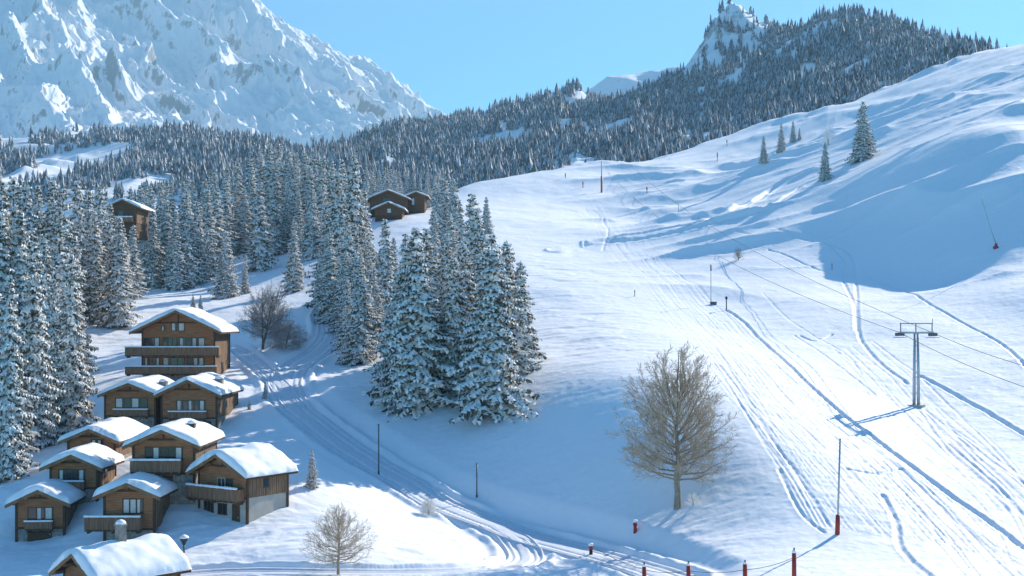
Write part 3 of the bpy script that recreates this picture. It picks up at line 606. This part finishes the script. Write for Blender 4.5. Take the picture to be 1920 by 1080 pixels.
    if side:
        sb = MB(); n = int(d/.28)
        for i in range(n):
            y0 = .1+(d-.2)*i/n
            sb.box(hw+.004, hw+.03+.01*(i % 3), y0, y0+(d-.2)/n*.86, max(hb, .2), ze-.02)
        sb.build('side_boards', M['woodv'], o)
        s = MB(); yy = d*.45; s.box(hw+.045, hw+.07, yy-.35, yy+.35, hb+.7, hb+1.6); sw = s.build('window', M['frame'], o)
        s = MB(); s.box(hw+.072, hw+.08, yy-.28, yy+.28, hb+.77, hb+1.53); s.build('pane', M['glass'], sw)
    for (xx, yy, s, hh, mm) in chim:
        zb = zp+.1-pitch*abs(xx); b = MB(); b.box(xx-s, xx+s, yy-s, yy+s, zb-.4, zb+th+hh); b.box(xx-s-.06, xx+s+.06, yy-s-.06, yy+s+.06, zb+th+hh+.003, zb+th+hh+.1)
        ch = b.build('chimney', M[mm], rf2)
        b = MB(); zt = zb+th+hh+.1; b.tube([(xx,yy,zt+.003),(xx,yy,zt+.12),(xx,yy,zt+.26),(xx,yy,zt+.34)], [s*1.25,s*1.3,s*.9,s*.2], 10); b.build('snow_cap', M['roofsnow'], ch, True)
    return o
chalet('small chalet at the end of the bottom row, with a snowless balcony front', 32, 119, 115, 1024, 921, 6, 990, .46, math.radians(5), wins=[(54,99,952,974,3,(1,2))], balc=[(50,100,977,990,.55,0.05)], doors=[(52,96,996,1022)], seed=1)
chalet('chalet with a wide wrap-round balcony and a sunlit patch on its roof', 196, 289, 112, 1020, 908, 7.2, 992, .42, 0, wins=[(231,269,936,962,3,(0,1,2))], balc=[(166,269,967,990,1.1,.1)], seed=2)
chalet('chalet with four-light window, between the smallest chalet and the wood', 95, 182, 120, 937, 855, 5.5, 915, .44, 0, wins=[(111,160,881,900,4,(0,3))], balc=[(106,161,902,915,.7,.06)], seed=3)
chalet('chalet mostly hidden behind the four-light one, at the foot of the tall frosted spruces', 128, 215, 128, 885, 807, 10, 858, .42, 0, wins=[(172,194,825,843,2,(0,1))], seed=4)
chalet('chalet with a dark square chimney and a long snow-topped balcony', 250, 364, 117, 932, 809, 8.6, 888, .43, 0, wins=[(273,343,839,860,5,(1,4))], balc=[(250,343,862,883,1.0,.12)], doors=[(304,324,892,925)], chim=[(1.55,4.0,.32,.35,'darkwood')], seed=5)
chalet('left one of the joined twin chalets, with the arched row of windows', 197, 291, 146, 815, 721, 10.5, 780, .40, 0, wins=[(217,277,747,764,4,(0,2)),(225,250,788,806,2,(0,))], balc=[(215,279,768,779,.5,.04)], chim=[(2.6,4.5,.42,.45,'stone')], os_=.6, seed=6, side=False)
chalet('right one of the joined twin chalets, with the stone chimney', 303, 406, 145.4, 815, 715, 11, 784, .47, 0, wins=[(332,385,751,769,5,(0,2,4)),(350,372,792,808,2,(1,))], balc=[(318,388,772,784,.55,.05)], doors=[(384,396,790,813)], chim=[(2.4,4.6,.42,.5,'stone')], os_=.65, seed=7)
chalet('largest chalet at the top of the hamlet with two full-width balconies', 267, 402, 170, 716, 585, 9, 702, .48, 0, wins=[(322,332,604,620,1,(0,)),(335,346,604,620,1,(0,)),(303,310,612,620,1,(0,)),(270,300,634,650,3,(2,)),(306,332,634,650,3,()),(337,384,634,650,4,(0,2,3)),(262+10,300,671,685,4,(0,3)),(306,346,671,685,3,(0,)),(352,384,671,685,3,(1,2))],
       balc=[(240,414,651,666,1.3,.05),(240,410,687,700,1.3,.04)], os_=1.3, of=1.5, seed=8)
yr = math.radians(-34); wr = 6.1; rc_ = (-23.4, 113.0); cr_, sr_ = math.cos(yr), math.sin(yr)
chalet('chalet nearest the road, sun on its roof, concrete ground floor and snowy balcony', 0, 0, 0, 0, 0, 5.1, 2.75, .50, yr, wins=[(-.6,.35,4.3,3.15,2,(),True),(.5,1.3,4.3,3.15,2,()),(-2.4,-1.2,2.1,.45,3,()),(-.6,.5,2.0,1.1,2,())], balc=[(-3.6,2.75,3.55,2.5,1.0,.16)], doors=[(1.2,2.1,2.1,0)],
       loc=(rc_[0]-wr/2*cr_, rc_[1]-wr/2*sr_, -18.5), w=wr, H=6.35, seed=9, low='render', th=.62)
yh = math.radians(-43)
chalet('foreground chalet under thick sunlit snow, with a stone chimney', 0, 0, 0, 0, 0, 6.4, 1.0, .56, yh, loc=(-31.6+.5, 92.6, -20.7), w=5.2, H=3.72, seed=10, th=.62, os_=.7, of=.8, chim=[(.15,3.0,.30,1.15,'stone')], wins=[(-.7,.7,2.0,1.1,2,(0,))])
# far chalets among the trees
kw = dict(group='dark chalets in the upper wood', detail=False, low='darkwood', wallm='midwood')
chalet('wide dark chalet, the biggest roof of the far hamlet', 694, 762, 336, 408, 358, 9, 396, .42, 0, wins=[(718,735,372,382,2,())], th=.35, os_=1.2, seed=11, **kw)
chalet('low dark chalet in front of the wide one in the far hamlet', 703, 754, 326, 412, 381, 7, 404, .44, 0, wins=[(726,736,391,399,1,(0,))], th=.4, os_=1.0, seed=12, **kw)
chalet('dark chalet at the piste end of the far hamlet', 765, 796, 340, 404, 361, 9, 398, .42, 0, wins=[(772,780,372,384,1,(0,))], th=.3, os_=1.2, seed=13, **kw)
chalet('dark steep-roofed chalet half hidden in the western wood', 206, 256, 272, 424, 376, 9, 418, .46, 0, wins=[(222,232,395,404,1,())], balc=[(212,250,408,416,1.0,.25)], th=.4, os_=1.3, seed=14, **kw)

# ------------------------------------------------------------------ lift, posts and small things
x, D, z = g.hit(1718, 762); Hh = (762-626)/F*D
py_ = empty('lift_pylon', (x, D, z), math.radians(-38), 'steel lift pylon on two legs with sheave crossarm casting a long shadow', 'lift pylon')
b = MB(); 
for sx in (-.24, .24): b.tube([(sx*1.15,0,-1),(sx,0,Hh*.5),(sx*.75,0,Hh)], [.20,.17,.14], 10)
for k in range(4): b.box(-.2, .2, -.03, .03, 1.5+k*(Hh-1)/4, 1.58+k*(Hh-1)/4)
b.build('leg', M['steel'], py_, True)
b = MB(); b.box(-.9,.9,-.6,.6,-1.2,.15); b.build('footing', M['render'], py_)
b = MB(); b.box(-2.1,2.1,-.13,.13,Hh-.02,Hh+.22); b.build('crossarm', M['steel'], py_)
b = MB(); b.box(-2.0,2.0,-.05,.05,Hh+1.15,Hh+1.25)
for xx in (-1.9,-.05,1.9): b.box(xx-.05,xx+.05,-.05,.05,Hh+.223,Hh+1.147)
b.box(1.92,1.98,-.03,.03,Hh+1.253,Hh+1.75)
b.build('maintenance_frame', M['darksteel'], py_)
for sx in (-1, 1):
    b = MB(); b.box(sx*2.0-.09,sx*2.0+.09,-1.3,1.3,Hh-.30,Hh-.12)
    for yy in (-1.1,-.55,0,.55,1.1):
        b.tube([(sx*2.0-.12+.0,yy,Hh-.08),(sx*2.0+.12,yy,Hh-.08)], .17, 10)
    b.box(sx*2.0-.5,sx*2.0+.5,-1.0,1.0,Hh-.5,Hh-.44)
    b.build('sheave_assembly', M['darksteel'], py_)
ca, sa = math.cos(math.radians(-38)), math.sin(math.radians(-38))
heads = {s: (x+s*2.0*ca, D+s*2.0*sa, z+Hh+.10) for s in (-1, 1)}
def cable(p, q, sag, label, r=.032, name='lift_cable'):
    pts = []
    for i in range(41):
        t = i/40; pts.append((p[0]+(q[0]-p[0])*t, p[1]+(q[1]-p[1])*t, p[2]+(q[2]-p[2])*t-4*sag*t*(1-t)))
    b = MB(); b.tube(pts, r, 6); o = b.build(name, M['rope'], None, True); return tag(o, label, 'cable', 'ropes of the lift'), pts
_, cpts = cable(heads[-1], P(1140, 322, 432), 5.0, 'lift cable running uphill from the valley-side arm of the pylon')
_, cp2 = cable(heads[1], P(1172, 300, 432), 4.0, 'lift cable running uphill from the outer arm of the pylon')
cable(heads[-1], P(2150, 790, 112), 1.0, 'lift cable running downhill from the valley-side arm of the pylon')
cable(heads[1], P(2200, 740, 112), 1.0, 'lift cable running downhill from the outer arm of the pylon')
# one chair on the cable
ch0 = min(cp2, key=lambda p: abs(960+p[0]/p[1]*F-1272)); ce = empty('lift_chair', ch0, math.radians(-38), 'empty lift chair hanging from the cable high on the piste', 'chair')
b = MB(); b.tube([(0,0,-.05),(0,.1,-1.1),(0,0,-2.0)], .05, 6); b.build('hanger', M['darksteel'], ce)
b = MB(); b.box(-.95,.95,-.25,.30,-2.66,-2.56); b.build('seat', M['darksteel'], ce)
b = MB(); b.box(-.95,.95,.302,.36,-2.55,-1.95); b.build('backrest', M['darksteel'], ce)
b = MB()
for s in (-1, 1): b.tube([(s*.98,.33,-1.98),(s*.98,.33,-2.6),(s*.98,-.3,-2.62)], .04, 6)
b.tube([(-.98,.1,-1.99),(.98,.1,-1.99)], .045, 6)
b.build('side_frame', M['darksteel'], ce)
def pole(name, px, top, base, r, label, parts, cat='pole', group=None, D=None, lean=0):
    if D is None: x, D, z = g.hit(px, base)
    else: x = (px-960)/F*D; z = ground(x, D)
    e = empty(name, (x, D, z), 0, label, cat, group); h = (HY-top)/F*D-z
    for (pn, f0, f1, rr, m) in parts:
        b = MB(); b.tube([(lean*f0*h,0,f0*h+(.003 if f0 > 0 else 0)),(lean*(f0+f1)/2*h,0,(f0+f1)/2*h),(lean*f1*h,0,f1*h)], [rr,rr*.97,rr*.92], 10); b.build(pn, M[m], e, True)
    return e, h
e, h = pole('snowmaking_lance', 1570, 822, 1003, .1, 'tall grey snow lance with red padded foot on the groomed piste', [('mast',-.05,.985,.085,'steel'),('padding',0,.20,.2,'red'),('nozzle',.965,1.0,.09,'steel')], 'snow lance', 'snow lances', lean=.03)
e, h = pole('snowmaking_lance', 1333, 496, 571, .06, 'thin grey snow lance standing mid-piste without padding', [('mast',-.05,.96,.06,'steel'),('nozzle',.84,1.0,.12,'darksteel')], 'snow lance', 'snow lances')
b = MB(); b.box(-.1,.9,-.3,.3,-.2,.35); b.box(-.2,1.0,-.38,.38,.353,.45); b.build('valve_box', M['darksteel'], e)
e, h = pole('marker_post', 1362, 556, 582, .05, 'short dark post at the head of the deep lift track', [('post',-.1,.9,.10,'darksteel'),('cap',.8,1.0,.2,'black')], 'post')
e, h = pole('snowmaking_lance', 1128, 302, 361, .06, 'snow lance with long red padding near the piste skyline', [('mast',-.05,1.0,.13,'darksteel'),('padding',0,.52,.30,'orange')], 'snow lance', 'snow lances')
x, D, z = g.hit(1867, 466); e = empty('snowmaking_lance', (x, D, z), 0, 'slanting pale snow lance with red base in the shaded slope', 'snow lance', 'snow lances')
b = MB(); b.tube([(0,0,.9),(-1.1,0,4.2),(-2.6,0,(466-368)/F*D)], [.09,.07,.05], 8); b.build('mast', M['steel'], e, True)
b = MB(); b.box(-.38,.38,-.3,.3,-.4,.35); b.box(-.12,.25,-.2,.2,.353,.85); b.build('base', M['red'], e)
b = MB(); b.tube([(0,-.2,.4),(-1.0,-1.6,-.05)], .06, 6); b.build('strut', M['darksteel'], e)
for px, top, base, lab in ((710,797,891,'street light pole at the upper stretch of the road'),(894,870,934,'street light pole at the lower stretch of the road')):
    e, h = pole('street_lamp', px, top, base, .06, lab, [('pole',-.05,1.0,.075,'darksteel'),('collar',.0,.08,.11,'darksteel')], 'street light', 'lights along the road')
    b = MB(); b.box(-.10,.10,-.42,.12,h+.003,h+.10); b.build('lamp_head', M['darksteel'], e)
for px, top, lab in ((1208,1054,'red padded post furthest from the piste in the foreground row'),(1291,1052,'second red padded post of the foreground row, with a dark cap'),(1397,1050,'thickest red padded post of the foreground row, below the bare tree'),(1489,1027,'tallest red padded post of the foreground row, beside the snow lance shadow')):
    e, h = pole('padded_post', px, top, 0, .12, lab, [('padding',-.1,.88,.17,'red'),('cap',.88,.94,.15,'roofsnow'),('pin',.94,1.0,.06,'darksteel')], 'post', 'red posts along the foreground', D=92)
pp = [((px-960)/F*92, 92, (HY-py)/F*92) for px, py in ((1208,1068),(1291,1070),(1397,1068),(1489,1045))]
for k in range(3): cable(pp[k], pp[k+1], .18, ('slack rope between the two left padded posts','slack rope between the middle padded posts','slack rope between the thickest and tallest padded posts')[k], .02, 'rope')
for px, top, base, lab, m1, m2 in ((1108,1020,1042,'squat red marker with black front and snow cap by the road','red','black'),(1191,976,998,'small red marker standing in the shaded snow','red','red')):
    e, h = pole('slope_marker', px, top, base, .1, lab, [('post',-.1,.55,.17,m2),('band',.55,.85,.20,m1),('snow_cap',.85,1.05,.22,'roofsnow')], 'marker', 'red markers by the road')
x1 = g.hit(1108, 1036); cable((x1[0], x1[1], x1[2]+.7), pp[0], .25, 'thin rope from the squat marker to the nearest padded post', .02, 'rope')
for px, top, base, lab in ((1093,340,352,'dark marker post near the piste skyline, below the far one'),(1060,325,334,'tiny marker post on the far left of the piste skyline'),(1213,350,362,'dark marker post beside the lift cable on the upper piste'),(1345,286,302,'marker post beside the upper shadow of the piste'),(1363,262,274,'highest marker post, by the edge of the wooded ridge')):
    pole('marker_post', px, top, base, .1, lab, [('post',-.2,.8,.12,'darksteel'),('band',.5,1.0,.2,'orange')], 'post', 'marker posts on the upper piste')
for px, top, base, lab in ((1560,494,506,'small stake beside the fork of the lift track'),(1190,544,556,'small stake at the sunlit rim of the piste')):
    pole('marker_post', px, top, base, .05, lab, [('post',-.2,.9,.06,'darksteel'),('band',.6,1.0,.09,'orange')], 'post', 'stakes on the lower piste')
e, h = pole('street_lamp', 345, 1004, 1038, .1, 'lantern post with snow on top behind the foreground chalet', [('post',-.1,.45,.08,'darksteel')], 'street light')
b = MB(); b.tube([(0,0,h*.45+.003),(0,0,h*.62),(0,0,h*.85)], [.10,.2,.40], 10); b.build('lantern', M['black'], e)
b = MB(); b.tube([(0,0,h*.85+.003),(0,0,h*.95),(0,0,h*1.05)], [.42,.36,.1], 10); b.build('snow_cap', M['roofsnow'], e, True)

# ------------------------------------------------------------------ air
HAZE = 1.1e-4
b = MB(); b.box(-5200, 2600, -60, 7600, -60, 2500); hz = b.build('haze', None); hz.data.materials.clear()
m = bpy.data.materials.new('haze'); m.use_nodes = True; nt = m.node_tree; nt.nodes.clear(); o_ = nt.nodes.new('ShaderNodeOutputMaterial'); v = nt.nodes.new('ShaderNodeVolumePrincipled')
v.inputs['Color'].default_value = (.45, .76, 1, 1); v.inputs['Density'].default_value = HAZE; v.inputs['Anisotropy'].default_value = .1
nt.links.new(v.outputs[0], o_.inputs['Volume']); hz.data.materials.append(m); tag(hz, 'thin blue winter air', 'haze', None, 'stuff')

# ------------------------------------------------------------------ light, camera
w = bpy.data.worlds.new('World'); sc.world = w; w.use_nodes = True; nt = w.node_tree
sky = nt.nodes.new('ShaderNodeTexSky'); sky.sky_type = 'NISHITA'; sky.sun_disc = False; sky.sun_elevation = SUN_EL; sky.sun_rotation = math.pi/2-SUN_AZ
sky.altitude = 1500; sky.air_density = 1.0; sky.dust_density = .2; sky.ozone_density = 2.0
tint = nt.nodes.new('ShaderNodeMix'); tint.data_type = 'RGBA'; tint.blend_type = 'MULTIPLY'; tint.inputs['Factor'].default_value = 1; tint.inputs[7].default_value = (.40, .86, 1.10, 1)
bg = nt.nodes['Background']; bg.inputs['Strength'].default_value = .088; nt.links.new(sky.outputs[0], tint.inputs[6]); nt.links.new(tint.outputs[2], bg.inputs['Color'])
sl = bpy.data.lights.new('sun', 'SUN'); sl.energy = 5.0; sl.angle = math.radians(.5); sl.color = (1, .91, .79)
so = bpy.data.objects.new('sun', sl); C.objects.link(so); so.rotation_euler = (-Vector(SV)).to_track_quat('-Z', 'Y').to_euler()
cam = bpy.data.cameras.new('camera'); co = bpy.data.objects.new('camera', cam); C.objects.link(co); sc.camera = co
cam.sensor_width = 36; cam.lens = 36*F/1920; cam.shift_y = (HY-540)/1920; cam.clip_start = 1; cam.clip_end = 20000
co.location = (0, 0, 0); co.rotation_euler = (math.pi/2, 0, 0)
vs = sc.view_settings; vs.view_transform = 'Standard'; vs.look = 'None'; vs.gamma = 1; vs.exposure = 1.08
sc.cycles.use_denoising = True; sc.cycles.volume_bounces = 0; sc.cycles.max_bounces = 5; sc.cycles.diffuse_bounces = 3
